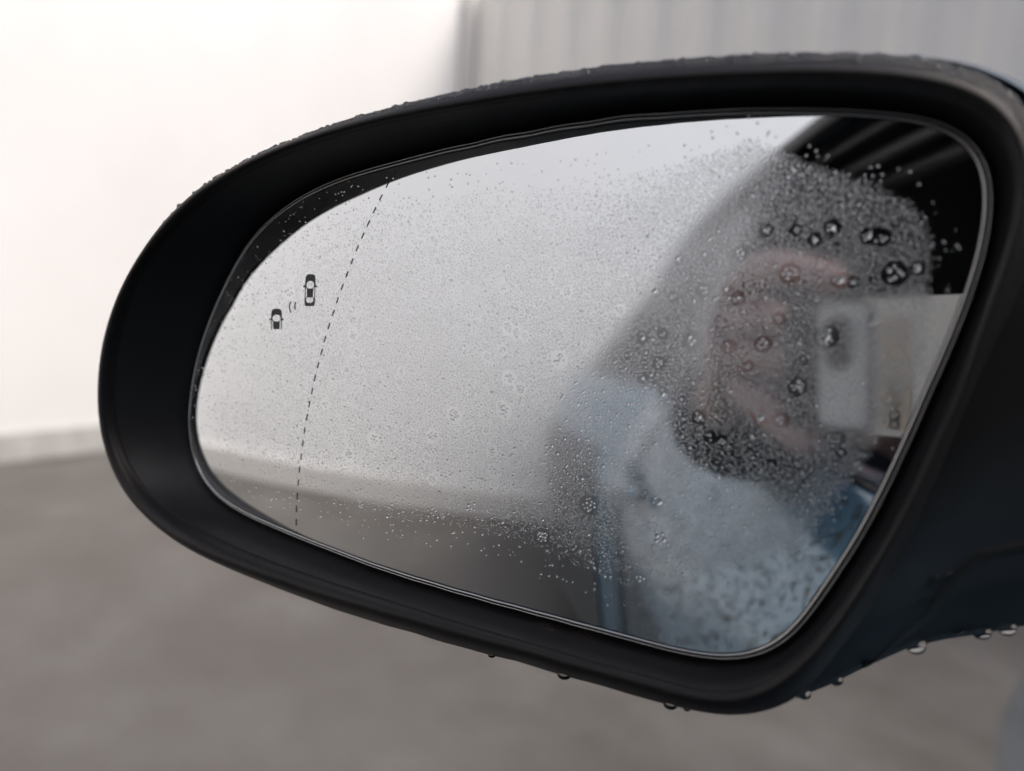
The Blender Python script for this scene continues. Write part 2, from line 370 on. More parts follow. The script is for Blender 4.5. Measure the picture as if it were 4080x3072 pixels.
# arm colour with shade mixed in: near-black above, dark blue below
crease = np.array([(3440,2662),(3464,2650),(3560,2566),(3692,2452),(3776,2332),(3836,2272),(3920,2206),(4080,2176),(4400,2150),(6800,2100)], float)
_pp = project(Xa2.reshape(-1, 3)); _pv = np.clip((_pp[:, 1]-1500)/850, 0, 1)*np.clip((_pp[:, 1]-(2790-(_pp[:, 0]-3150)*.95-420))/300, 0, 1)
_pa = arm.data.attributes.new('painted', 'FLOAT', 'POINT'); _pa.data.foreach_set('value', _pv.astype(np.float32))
# dark joint strip
def strip(name, path, wpx, m, parent, hf, n=80, taper=True):
    p = resamp(path, n); t = np.gradient(p, axis=0); t /= np.linalg.norm(t, axis=1, keepdims=True); nn = np.stack([-t[:, 1], t[:, 0]], 1)
    ww = wpx*np.clip(np.linspace(0, 1, n)*4+.15, 0, 1) if taper else wpx
    rs = []
    for k in (-1, -.5, 0, .5, 1):
        q = p + nn*(ww*k)[:, None]; rs.append(S(q, hf(q)+.0012*(1-abs(k))))
    V = np.stack(rs, 1).reshape(-1, 3); return mesh_np(name, W(V), grid_faces(n, 5), m, parent)
from mathutils.bvhtree import BVHTree
bv = BVHTree.FromPolygons([tuple(v) for v in dz], [tuple(p.vertices) for p in arm.data.polygons])
def on_arm(P, lift=0.0):
    """points where photo pixels meet the arm"""
    out = []
    for q in np.atleast_2d(P):
        d = unit(np.array([(q[0]-2040)/F, -(q[1]-1536)/F, -1.0])); dw = Vector(tuple(d @ RC.T))
        h = bv.ray_cast(Vector(tuple(C0)), dw)
        out.append(np.array(h[0]-dw*lift) if h[0] else W(S([q], -.01))[0])
    return np.array(out)
cp = resamp(crease[:-1], 70); t_ = np.gradient(cp, axis=0); t_ /= np.linalg.norm(t_, axis=1, keepdims=True); nn_ = np.stack([-t_[:, 1], t_[:, 0]], 1)
wv = 22*np.clip(np.linspace(0, 1, 70)*3+.1, 0, 1)
rows_ = [on_arm(cp+nn_*(wv*k)[:, None], .0002+.0004*(1-abs(k))) for k in (-1, -.5, 0, .5, 1)]
mesh_np('joint_shadow_gap', np.stack(rows_, 1).reshape(-1, 3), grid_faces(70, 5), M_inner, root)  # dark strip laid on the arm where the joint's shadow gap shows

# --- printed marks on the glass
def flat_poly(polys, h=.00006):
    V = []; Fc = []
    for P in polys:
        n0 = len(V); X = W(S(P, h)); V += list(X); Fc.append(tuple(range(n0, n0+len(P))))
    return V, Fc
D_ = [(1568,688),(1543,737),(1517,787),(1492,837),(1468,889),(1445,939),(1423,989),(1402,1041),(1382,1093),(1363,1143),(1344,1196),(1327,1247),(1310,1299),(1294,1351),(1281,1402),(1267,1455),(1254,1506),(1243,1558),(1232,1610),(1222,1663),(1213,1716),(1206,1767),(1199,1820),(1193,1871),(1188,1923),(1184,1977),(1181,2028),(1180,2081),(1180,2127)]
polys = []
for i, c in enumerate(D_):
    a = np.array(D_[max(i-1, 0)], float); b = np.array(D_[min(i+1, len(D_)-1)], float); t = unit(b-a); n = np.array([-t[1], t[0]]); c = np.array(c, float)
    l, wq = (13, 2.3) if i < len(D_)-1 else (9, 2.3)
    polys.append([c-t*l-n*wq, c+t*l-n*wq, c+t*l+n*wq, c-t*l+n*wq])
V, Fc = flat_poly(polys); dl = mesh_np('dashed_line', V, Fc, M_dark, glass, smooth=False)
def blob(pts, n=4): return [tuple(p) for p in pts]
def car_icon(cx, cy, wq, hq, lean, full=True):
    """top view of a car as strips between y levels; openings are left out"""
    def P(x, y): return (cx + x*wq/2 + lean*(-y), cy + y*hq/2)
    out = []
    # bonnet: rounded front down to screen
    out.append([P(-.98, -.50), P(-.95, -.78), P(-.72, -.95), P(-.35, -1), P(.35, -1), P(.72, -.95), P(.95, -.78), P(.98, -.50), P(.6, -.50), P(.3, -.56), P(0, -.58), P(-.3, -.56), P(-.6, -.50)])
    # pillars beside windscreen
    for s in (-1, 1):
        out.append([P(s*.98, -.50), P(s*.60, -.50), P(s*.78, -.32), P(s*.62, -.16), P(s*.98, -.16)][::s])
        out.append([P(s*.98, -.36), P(s*1.34, -.24), P(s*1.34, -.16), P(s*.98, -.20)][::s])
        out.append([P(s*.99, -.16), P(s*.86, -.16), P(s*.86, .50), P(s*.99, .50)][::s])
    out.append([P(-.62, -.16), P(-.3, -.10), P(.3, -.10), P(.62, -.16), P(.56, .46), P(-.56, .46)])
    if full:
        for s in (-1, 1):
            out.append([P(s*.99, .50), P(s*.62, .46), P(s*.72, .62), P(s*.60, .74), P(s*.99, .80)][::s])
        out.append([P(-.99, .80), P(-.60, .74), P(-.3, .80), P(.3, .80), P(.60, .74), P(.99, .80), P(.90, .97), P(.5, 1.0), P(-.5, 1.0), P(-.90, .97)])
    return out
V, Fc = flat_poly(car_icon(1235, 1156, 41, 128, 2.4)); mesh_np('blind_spot_symbol', V, Fc, M_dark, glass, smooth=False)['label'] = 'larger printed car symbol seen from above'
V, Fc = flat_poly(car_icon(1101, 1286, 43, 112, .5, False)); mesh_np('blind_spot_symbol', V, Fc, M_dark, glass, smooth=False)['label'] = 'smaller printed car symbol cut off at its rear'
polys = []
for cx, cy, rr, a0, a1 in ((1196, 1215, 42, 150, 212), (1205, 1212, 30, 150, 205)):
    A = np.radians(np.linspace(a0, a1, 9))
    for i in range(8):
        q = [(cx+r*cos(a), cy-r*sin(a)+8) for r, a in ((rr, A[i]), (rr+4, A[i]), (rr+4, A[i+1]), (rr, A[i+1]))]
        polys.append([(x+ (1.0 if True else 0), y) for x, y in q])
V, Fc = flat_poly(polys); mesh_np('signal_arcs', V, Fc, M_dark, glass, smooth=False)

# --- dried mud flecks on the inner wall under the glass
M_mud = mat('dry_mud', (.10, .065, .035), .9)
bvr = BVHTree.FromObject
def cast(objs_bv, q):
    d = unit(np.array([(q[0]-2040)/F, -(q[1]-1536)/F, -1.0])); dw = Vector(tuple(d @ RC.T)); h = objs_bv.ray_cast(Vector(tuple(C0)), dw)
    return (np.array(h[0]), np.array(h[1])) if h[0] else (None, None)
iw = [o for o in bpy.data.objects if o.name == 'inner_wall'][0]
Viw = np.array([tuple(v.co) for v in iw.data.vertices]); bvi = BVHTree.FromPolygons([tuple(v) for v in Viw], [tuple(p.vertices) for p in iw.data.polygons])
V = []; Fc = []
for (cx, cy, sx, sy, n, k) in ((2160, 2490, 16, 7, 26, .28), (2192, 2504, 8, 8, 16, .1), (2340, 2528, 30, 11, 60, .1), (2760, 2640, 130, 26, 60, .25)):
    for _ in range(n):
        q = (cx+rng.normal()*sx, cy+rng.normal()*sy+k*0); X, nn = cast(bvi, q)
        if X is None: continue
        if nn @ (C0-X) < 0: nn = -nn
        r = rng.uniform(.00008, .00022 if n < 60 or sx < 100 else .00014); t1 = unit(np.cross(nn, [0, 0, 1.])); t2 = np.cross(nn, t1); n0 = len(V)
        for a in range(5):
            A = a/5*2*pi; V.append(X+(t1*cos(A)+t2*sin(A))*r*rng.uniform(.6, 1.4)+nn*.00003)
        V.append(X+nn*r*.6); Fc += [(n0+a, n0+(a+1) % 5, n0+5) for a in range(5)]
tag(mesh_np('mud_flecks', V, Fc, M_mud, smooth=False), 'tiny brown specks of dried mud on the black inner edge below the glass', 'mud', kind='stuff')

# ================================================================ WATER
def domes(name, X, Nn, r, flat, m=M_water, seg=6, rings=2, irregular=.12, parent=None, stretch=None):
    """water domes: centres X, normals Nn (world), radii r, flatness = height/radius"""
    n = len(X); r = np.asarray(r); flat = np.broadcast_to(flat, (n,))
    a = np.cross(Nn, np.array([.3, .2, .93])); t1 = unit(a); t2 = np.cross(Nn, t1)
    ph = rng.uniform(0, 2*pi, n); ca, sa = np.cos(ph)[:, None], np.sin(ph)[:, None]; t1, t2 = t1*ca+t2*sa, t2*ca-t1*sa
    el = rng.uniform(.85, 1.15, n)
    V = []; 
    wob = 1+rng.normal(0, irregular, (n, seg))
    lev = [(1.0, 0.0)] + [(cos(q), sin(q)) for q in np.linspace(0, pi/2, rings+1)[1:-1]]
    if rings >= 2: lev = [(1.0, 0.0), (.97, .22)] + [(cos(q), sin(q)) for q in np.linspace(0, pi/2, rings+1)[1:-1]]
    for (c, s) in lev:
        for k in range(seg):
            A = 2*pi*k/seg; V.append(X + (t1*(cos(A)*el[:, None]) + t2*(sin(A)/el[:, None]))*(r*c*(1+(wob[:, k]-1)*c))[:, None] + Nn*(r*flat*s)[:, None])
    V.append(X + Nn*(r*flat)[:, None])
    V = np.stack(V, 1); nv = V.shape[1]; nl = len(lev)
    fc = []
    for l in range(nl-1):
        for k in range(seg):
            a, b = l*seg+k, l*seg+(k+1) % seg; c, d = a+seg, b+seg; fc += [(a, b, d), (a, d, c)]
    for k in range(seg): fc.append(((nl-1)*seg+k, (nl-1)*seg+(k+1) % seg, nv-1))
    fc = np.array(fc); Fc = (fc[None]+np.arange(n)[:, None, None]*nv).reshape(-1, 3)
    return mesh_np(name, V.reshape(-1, 3), Fc, m, parent)
# tangent frame of the glass to lay the mist out in metres
e1 = unit(np.cross(np.array([0, 1, 0.]), nrm(cpt[None])[0])); e2 = np.cross(nrm(cpt[None])[0], e1)
def plane2glass(ab):
    q = cpt + ab[:, :1]*e1 + ab[:, 1:]*e2; return CEN + unit(q-CEN)*R0
gl = (XG-cpt); ab = np.stack([gl@e1, gl@e2], 1); lo, hi = ab.min(0), ab.max(0)
# rosettes: larger drops that have swallowed the mist around them
ROS = [(3565,1090,38),(3655,1068,22),(3460,940,25),(3315,905,24),(3510,945,28),(3245,955,20),(3170,915,18),(3050,918,20),(2948,1010,24),(3145,1085,32),(3270,1050,22),(3345,1115,26),(3395,1125,18),(2940,1185,22),(2760,1355,30),(3040,1370,26),(2905,1380,22),(3290,1340,36),(3178,1540,28),(3485,1280,26),(2980,1455,16),(2800,1155,22),(2890,1150,16),(2640,1330,18),(2560,1345,18),(2230,1435,28),(2640,1570,22),(2560,1505,18),(2625,1445,20),(2470,1235,20),(3105,1270,18),(3028,1665,22),(3110,1672,24),(2785,1660,22),(2875,1755,18),(2830,1740,20),(2380,1655,20),(2410,1790,20),(2010,1640,26),(2000,1620,20),(1810,1655,26),(1960,1800,20),(2110,1780,20),(2345,2010,30),(1875,2015,30),(2160,2140,26),(2625,2000,26),(2625,2140,30),(2740,2060,16),(3560,1410,16),(3585,1405,20),(3540,1590,22),(2545,2300,24),(1940,1420,16),(2090,1340,16),(1600,1480,16),(1380,1475,14),(3350,1800,14),(3078,1845,14),(2860,1900,16),(2650,1730,14),(3200,1430,12),(2330,1380,14),(2150,1840,16),(2680,1180,16),(2610,1160,18),(2700,1030,18),(1970,1930,16),(3480,1120,12),(3000,1220,12)]
_gx = np.random.default_rng(21)
ROS += [(int(x), int(y), int(r)) for x, y, r in zip(_gx.uniform(1150, 2450, 26), _gx.uniform(1150, 2080, 26), _gx.uniform(15, 26, 26))]
ros3 = S([(x, y) for x, y, r in ROS], 0); rosn = nrm(ros3)
depth = -ros3[:, 2]; rosr = np.array([r for *_, r in ROS])*depth/F*1.12
ros_obj = []
k = 0
for i in range(len(ROS)):
    R_ = rosr[i]*.95; nn = rosn[i] @ RC.T; c = W(ros3[i])
    t1 = unit(np.cross(nn, [0, 0, 1.])); t2 = np.cross(nn, t1); pale = ROS[i][0] < 2500
    nb = int(rng.integers(8, 14)) if pale else max(2, int(rng.integers(4, 8)*(ROS[i][2]/24)**.7)); Xs = []; rs = []
    tries = 0
    if rng.random() < .4 and not pale: Xs.append(np.zeros(2)); rs.append(R_*rng.uniform(.35, .6))
    while len(Xs) < nb and tries < 200:
        tries += 1; p = rng.normal(0, .5, 2)*R_; r = R_*(rng.uniform(.12, .24) if pale else rng.uniform(.16, .36))
        if np.hypot(*p)+r > R_: continue
        if all(np.hypot(*(p-q)) > (r+s)*.95 for q, s in zip(Xs, rs)): Xs.append(p); rs.append(r)
    X = np.array([c+t1*p[0]+t2*p[1] for p in Xs]); Nn = np.broadcast_to(nn, X.shape)
    o = domes('water_drop', X+Nn*.00002, Nn, np.array(rs), .75, seg=10, rings=3, irregular=.08)
    qx, qy = ROS[i][0], ROS[i][1]
    where = ('over the reflected dark car roof' if qy < 1180 and qx > 2850 else 'over the reflected phone' if qx > 3040 and qy < 1720 else 'over the reflected hand' if qx > 2600 and 1180 <= qy < 1720
             else 'over the reflected blue car side' if qx > 2450 and qy >= 1720 else 'over the reflected pale wall' if qy < 1950 else 'low on the glass over the ground')
    size = 'large' if ROS[i][2] >= 28 else 'medium' if ROS[i][2] >= 20 else 'small'
    ros_obj.append((size, where, qx, o))
ORD = ['leftmost'] + [n+' from the left' for n in 'second third fourth fifth sixth seventh eighth ninth tenth eleventh twelfth thirteenth fourteenth fifteenth sixteenth seventeenth eighteenth nineteenth twentieth twenty-first twenty-second twenty-third twenty-fourth twenty-fifth twenty-sixth twenty-seventh twenty-eighth twenty-ninth thirtieth'.split()]
for size, where in sorted({(a, b) for a, b, _, _ in ros_obj}):
    mem = sorted([(x, k) for k, (a, b, x, _) in enumerate(ros_obj) if (a, b) == (size, where)])
    for n, (x, k) in enumerate(mem):
        lb = ('the only '+size if len(mem) == 1 else ORD[n]+' '+size)+' water drop '+where
        tag(ros_obj[k][3], lb, 'water drop', size+' water drops on the glass '+where)
def keep_out(P3, r):
    ok = np.ones(len(P3), bool)
    for c, R_ in zip(ros3, rosr): ok &= ((P3-c)**2).sum(1) > (R_*1.16+r*.6)**2
    return ok
def scatter(sp, rlo, rhi, dens, seed, jit=.42):
    g = np.random.default_rng(seed)
    nx, ny = int((hi[0]-lo[0])/sp)+1, int((hi[1]-lo[1])/(sp*.866))+1
    I, J = np.meshgrid(np.arange(nx), np.arange(ny)); A = lo[0]+(I+.5*(J % 2))*sp; B = lo[1]+J*sp*.866
    ab = np.stack([A.ravel(), B.ravel()], 1) + g.uniform(-jit, jit, (A.size, 2))*sp
    X = plane2glass(ab); P = project(X)
    ins = sdist(P, rG) > 6
    X, P = X[ins], P[ins]; d = dens(P); keep = g.random(len(P)) < d
    X, P, d = X[keep], P[keep], d[keep]
    r = g.uniform(rlo, rhi, len(X))
    k2 = keep_out(X, r); return X[k2], r[k2]
big = scatter(.00135, .00014, .00038, lambda P: np.clip((density(P)+.12*(np.abs(sdist(P, FOG)) < 110))*.62*(1+1.0*(np.abs(sdist(P, FOG)) < 90)+.8*np.sin(P[:, 0]*.006+1)*np.sin(P[:, 1]*.011)), 0, .8), 3)
sml = scatter(.00040, .000125, .000195, lambda P: density(P)**.8*.97, 4)
mids = scatter(.0027, .00030, .00050, lambda P: np.clip(density(P)*.42*(1+.9*np.sin(P[:, 0]*.005+2)*np.sin(P[:, 1]*.008+1)), 0, .7), 9)
big = (np.concatenate([big[0], mids[0]]), np.concatenate([big[1], mids[1]]))
# drop small ones under bigger ones
from mathutils.kdtree import KDTree
kd = KDTree(len(big[0]))
for i, p in enumerate(big[0]): kd.insert(tuple(p), i)
kd.balance()
ok = np.array([ (lambda f: f[2] > big[1][f[1]]*1.15 + r)(kd.find(tuple(p))) for p, r in zip(*sml)])
sx, sr = sml[0][ok], sml[1][ok]
md = domes('condensation', W(sx), nrm(sx) @ RC.T, sr, .42, seg=5, rings=1, irregular=.10) if False else None
def dome_small(name, X, Nn, r, flat):
    return domes(name, X, Nn, r, flat, seg=6, rings=2, irregular=.06)
cond = dome_small('condensation', W(sx), nrm(sx) @ RC.T, sr, np.interp(project(sx)[:, 0], [1000, 2300, 2800], [.32, .40, .50]))
tag(cond, 'fine grey mist of tiny condensation droplets covering the mirror glass', 'condensation', kind='stuff')
bx, br = big
bo = domes('water_droplets', W(bx), nrm(bx) @ RC.T, br, .5, seg=8, rings=3, irregular=.12)
tag(bo, 'small round water droplets sprinkled over the mirror glass', 'droplets', kind='stuff')
print('droplets', len(sx), len(bx))

# droplets along the top of the rim
def rim_surface(i, a, jitter=0):
    return None
Xb = np.stack(bead, 1)                       # NS x nb x 3
def bead_pt(u, v):
    i = int(u) % NS; f = u-int(u); a = Xb[i]*(1-f)+Xb[(i+1) % NS]*f; j = int(v); g_ = v-j; return a[j]*(1-g_)+a[min(j+1, len(a)-1)]*g_
Xs, Ns, Rs = [], [], []
# silhouette runs near the last rings of the bead; outside of it normals point outward
nb_ = Xb.shape[1]
g2 = np.random.default_rng(5)
def add_rim(u, v, r):
    p = bead_pt(u, v); du = bead_pt(u+.5, v)-bead_pt(u-.5, v); dv = bead_pt(u, min(v+.3, nb_-1.01))-bead_pt(u, max(v-.3, 0))
    n = unit(np.cross(du, dv)); ctr = Xb[int(u) % NS].mean(0)
    if n @ (p-(ctr - nrm(ctr[None])[0]*.004)) < 0: n = -n
    Xs.append(p); Ns.append(n); Rs.append(r)
for _ in range(4600):
    ang = g2.uniform(-160, -20)              # top of the ring (image y down)
    if ang < -135 and g2.random() < .45: continue
    u = (ang % 360)/360*NS
    v = g2.uniform(9.2, 16.2)
    if v < 12 and g2.random() > (v-9.2)/2.8: continue
    r = g2.uniform(.00030, .00068) if g2.random() < .97 else g2.uniform(.0007, .0011)
    add_rim(u, v, r)
Xs, Ns, Rs = map(np.array, (Xs, Ns, Rs))
o = domes('rim_droplets', W(Xs), Ns @ RC.T, Rs, .8, seg=8, rings=3, irregular=.08)
tag(o, 'dense row of water beads along the top edge of the black mirror rim', 'droplets', kind='stuff')

# individual hanging drops
def hanging(q, rpx, label, cat='water drop', depth_px=None, sag=1.0, target=None, name='water_drop'):
    base = target if target is not None else on_arm([q])[0]
    dist = np.linalg.norm(base-C0); r = rpx*dist/F*1.12
    bm = bmesh.new(); bmesh.ops.create_uvsphere(bm, u_segments=24, v_segments=16, radius=r)
    for v in bm.verts:
        z = v.co.z/r
        if z > .15: v.co.z = r*(.15+(z-.15)*.55); v.co.x *= 1+.10*z; v.co.y *= 1+.10*z
        else: v.co.z *= sag
    bmesh.ops.translate(bm, vec=tuple(base), verts=bm.verts)
    me = bpy.data.meshes.new(name); bm.to_mesh(me); bm.free(); me.materials.append(M_water)
    me.polygons.foreach_set('use_smooth', np.ones(len(me.polygons), bool))
    o = bpy.data.objects.new(name, me); COL.objects.link(o)
    tag(o, label, cat, 'water drops hanging from the mirror housing'); return o
def at_sil(x, dy=0):
    y = np.interp(x, sil[:, 0], sil[:, 1])
    return on_arm([(x, y-10+dy)])[0]
hanging((3647, 2578), 31, 'large clear drop hanging midway along the underside of the mirror arm', target=at_sil(3647))
hanging((4010, 2500), 27, 'clear bright drop hanging at the far right of the mirror underside', target=at_sil(4010))
hanging((3908, 2520), 28, 'dark drop hanging second from the right under the mirror', target=at_sil(3908), sag=.8)
hanging((3329, 2715), 22, 'small flat bright drop hanging close to the lower corner of the rim', target=at_sil(3329), sag=.8)
hanging((3190, 2775), 24, 'dark drop squeezed where the rim meets the painted underside', target=at_sil(3200), sag=.7)
def drop_on_arm(q, rpx, label):
    X = on_arm([q])[0]; e = .0006; d = unit(C0-X)
    X1, X2 = on_arm([(q[0]+8, q[1])])[0], on_arm([(q[0], q[1]+8)])[0]
    n = unit(np.cross(X2-X, X1-X)); n = n if n @ d > 0 else -n
    o = domes('water_drop', X[None], n[None], np.array([rpx*np.linalg.norm(X-C0)/F]), .5, seg=18, rings=6, irregular=.03)
    tag(o, label, 'water drop', 'water drops on the side of the mirror housing')
drop_on_arm((3725, 2308), 19, 'round drop on the dark underside left of the dark joint, largest of three')
drop_on_arm((3779, 2299), 18, 'round drop touching the dark joint on the mirror underside')
drop_on_arm((3680, 2389), 13, 'small drop on the dark underside below the two larger ones')
drop_on_arm((3818, 2513), 21, 'dark drop sitting just above the lower edge of the mirror underside')
for (x, y, r, lb) in ((1951, 2594, 13, 'tiny dark drop under the lower rim, left of the other rim drops'), (2243, 2678, 22, 'flat dark drop under the middle of the lower rim'), (2659, 2800, 22, 'flat dark drop under the rim before the lower right corner'), (2730, 2820, 11, 'smallest dark drop under the lower right corner of the rim')):
    i = int((math.degrees(math.atan2(y-PC[1], x-PC[0])) % 360)/360*NS); tg = W(XO[i])
    hanging((x, y), r, lb, target=tg, sag=.5, name='water_drop')
for (x, y, r, lb) in ((3500, 220, 46, 'wide flat clear drop on top of the rim near the painted cap'), (3640, 226, 44, 'blue-tinted rounded drop on top of the painted cap'), (3770, 240, 26, 'dark blue drop on the edge of the painted cap'), (4010, 300, 28, 'drop at the top right corner of the painted cap')):
    i = int((math.degrees(math.atan2(y-PC[1], x-PC[0])) % 360)/360*NS)
    tg = W(XB[i]-nrm(XB[i:i+1])[0]*.003)
    bm = bmesh.new(); rr_ = r*np.linalg.norm(tg-C0)/F; bmesh.ops.create_uvsphere(bm, u_segments=24, v_segments=16, radius=rr_)
    for v in bm.verts: v.co.z *= .38
    bmesh.ops.translate(bm, vec=tuple(tg), verts=bm.verts)
    me = bpy.data.meshes.new('water_drop'); bm.to_mesh(me); bm.free(); me.materials.append(M_water); me.polygons.foreach_set('use_smooth', np.ones(len(me.polygons), bool))
    o = bpy.data.objects.new('water_drop', me); COL.objects.link(o); tag(o, lb, 'water drop', 'water drops on the painted cap')

# ================================================================ CAR (seen in the mirror)
car = empty('parked_car', (.9, -.8, 0)); tag(car, 'wet blue-grey car with its driver window open, seen in the mirror', 'car')
def body_x(y, z):
    """distance of the left flank from the plane x=0"""
    zz = np.interp(z, [.2, .35, .5, .68, .80, .88, .93], [.05, .03, .015, .0, .03, .065, .105])
    yy = np.interp(y, [-3.2, -2.6, -2.2, -1.9, -1.6, -1.2, -.7, -.2, .15, .45, .8, 1.3, 1.8], [.30, .02, -.08, -.11, -.05, .055, .02, .02, .01, -.11, -.212, -.225, .0])
    return zz + yy
ysb = np.concatenate([np.linspace(-2.75, .2, 90), np.linspace(.22, 1.8, 40)]); zsb = np.linspace(.13, .93, 44)
V = np.array([[(body_x(y, z), y, z) for z in zsb] for y in ysb])
# inner return of the waist
nz = len(zsb)
V2 = np.array([[(V[i, -1, 0]+.02, V[i, -1, 1], .937)] for i in range(len(ysb))]); V3 = V2 + np.array([.05, 0, -.002]); V4 = V3+np.array([.002, 0, -.35])
Vf = np.concatenate([V, V2, V3], 1)
M_body = mat('wet_body_paint', (.125, .225, .305), .25, .2, Coat_Weight=1.0, Coat_Roughness=.03)
b1 = mesh_np('body_side', Vf.reshape(-1, 3), grid_faces(len(ysb), nz+2), M_body, car)
b2 = mesh_np('body_side', (Vf*np.array([-1, 1, 1])+np.array([1.82, 0, 0])).reshape(-1, 3), grid_faces(len(ysb), nz+2), M_body, car)
M_fender_dark = mat('fender_dark_reflection', (.085, .092, .10), .4)  # dark reflection on the rear fender, put into a flat colour
_yc = np.linspace(-2.6, -1.34, 30); _zc = np.linspace(.13, .74, 20)
mesh_np('fender_dark_sheet', np.array([[(body_x(y, z)-.006, y, z) for z in _zc] for y in _yc]).reshape(-1, 3), grid_faces(30, 20), M_fender_dark, car)  # sheet added over the fender to hold that dark reflection
M_int = mat('interior_black', (.010, .010, .011), .8)
M_trimd = mat('interior_grey_trim', (.035, .035, .036), .5)
xm = .91
# door inner trim, seats, floor
box(None, (.155, -.35, .62), (.06, 1.5, .56), 'door_trim', M_int, car, .01)
box(None, (xm, -.9, .28), (1.5, 3.6, .05), 'floor_pan', M_int, car)
box(None, (1.62, -.35, .62), (.06, 3.0, .62), 'door_trim', M_int, car, .01)
# roof
yr = np.linspace(-2.5, .35, 30); xr = np.linspace(0, 1, 24)
def roof_pt(y, t):
    z = 1.44 - .10*((y+.7)/1.6)**2 - (.05*max(0, -y-1.6))
    side = .285 + .05*((y+.7)/1.6)**2
    x = side+(1.82-2*side)*t; return (x, y, z+.05*(1-(2*t-1)**2))
V = np.array([[roof_pt(y, t) for t in xr] for y in yr]); nr = len(xr)
mesh_np('roof', V.reshape(-1, 3), grid_faces(len(yr), nr), M_body, car)
mesh_np('headliner', (V-np.array([0, 0, .03])).reshape(-1, 3), grid_faces(len(yr), nr), M_int, car)
# roof rail and window frame strips down the side
M_gloss = mat('gloss_black_trim', (.008, .008, .009), .12)
def tube(name, P, r, m, parent, n=10, flat=1.0):
    P = np.array(P, float); t = unit(np.gradient(P, axis=0)); a = unit(np.cross(t, [0, 0, 1.]+np.array([1e-3, 0, 0]))); b = np.cross(t, a)
    rr = np.broadcast_to(r, (len(P),))
    V = np.stack([P + a*(rr*cos(2*pi*k/n))[:, None] + b*(rr*flat*sin(2*pi*k/n))[:, None] for k in range(n+1)], 1)
    return mesh_np(name, V.reshape(-1, 3), grid_faces(len(P), n+1), m, parent)
def win_pt(y, s):
    """side glass between waist (s=0) and roof rail (s=1)"""
    z0 = .925; x0 = body_x(y, .93)+.03; x1, _, z1 = roof_pt(y, 0)
    return np.array([x0+(x1-x0)*(s**1.25), y, z0+(z1-z0)*s])
ya = np.linspace(-2.45, .3, 40)
tube('roof_rail', [win_pt(y, 1)+np.array([-.005, 0, .005]) for y in ya], .018, M_gloss, car)
tube('waist_trim', [win_pt(y, 0)+np.array([-.012, 0, .004]) for y in np.linspace(-2.45, .35, 40)], .010, M_gloss, car)
M_seal = mat('rubber_seal_grey', (.03, .032, .036), .5)
for kk, (dx_, dz_) in enumerate(((.035, -.03), (.075, -.055), (.13, -.07))):
    tube('door_seal', [win_pt(y, 1)+np.array([dx_, 0, dz_]) for y in np.linspace(-1.5, .2, 24)], .010+.003*kk, M_seal, car)
def pillar(y0, y1, name, m):
    V = np.array([[win_pt(y, s)+np.array([dx, 0, 0]) for s in np.linspace(0, 1, 12)] for y, dx in ((y0, .03), (y0, 0), (y1, 0), (y1, .03))])
    return mesh_np(name, V.reshape(-1, 3), grid_faces(4, 12), m, car)
pillar(-.92, -.80, 'pillar', M_gloss); pillar(-1.72, -1.62, 'pillar', M_gloss)
V = np.array([[win_pt(y, s) for s in np.linspace(0, 1, 12)] for y in np.linspace(-2.45, -2.05, 8)]); mesh_np('rear_pillar', V.reshape(-1, 3), grid_faces(8, 12), M_body, car)
M_tint = mat('tinted_glass', (.02, .022, .025), .03, 0, Specular_IOR_Level=.6)
for y0, y1 in ((-1.62, -.92), (-2.05, -1.72)):
    V = np.array([[win_pt(y, s)+np.array([.006, 0, 0]) for s in np.linspace(0, 1, 12)] for y in np.linspace(y0, y1, 8)]); mesh_np('side_window', V.reshape(-1, 3), grid_faces(8, 12), M_tint, car)
mir = np.array([-1, 1, 1]); off = np.array([1.82, 0, 0])
V = np.array([[win_pt(y, s)*mir+off for s in np.linspace(0, 1, 12)] for y in np.linspace(-2.45, .35, 16)]); mesh_np('side_window', V.reshape(-1, 3), grid_faces(16, 12), M_tint, car)
def cross_panel(name, y0, z0, y1, z1, xa, xb, m, n=10):
    V = np.array([[(lerp(xa, xb, s)+ (1.82-2*lerp(xa, xb, s))*t, lerp(y0, y1, s)+(.12*(1-(2*t-1)**2))*(1 if y0 > 0 else -1), lerp(z0, z1, s)) for s in np.linspace(0, 1, n)] for t in np.linspace(0, 1, 20)])
    return mesh_np(name, V.reshape(-1, 3), grid_faces(20, n), m, car)
cross_panel('windscreen', .95, .96, .35, roof_pt(.35, 0)[2], .12, .40, M_tint)
cross_panel('bonnet', 1.8, .72, .95, .96, .2, .05, M_body)
cross_panel('rear_window', -2.72, .95, -2.5, roof_pt(-2.5, 0)[2], .3, .42, M_tint)
cross_panel('tailgate', -2.78, .25, -2.72, .95, .25, .27, M_body)
# door handle and door gap
tube('door_handle', [(body_x(y, .78)-.012-.02*sin(pi*(y+.86)/.18), y, .785) for y in np.linspace(-.86, -.68, 14)], .011, M_body, car)
for y in (-.90,):
    tube('door_gap', [(body_x(y, z)-.0005, y, z) for z in np.linspace(.3, .93, 20)], .004, M_rubber, car)
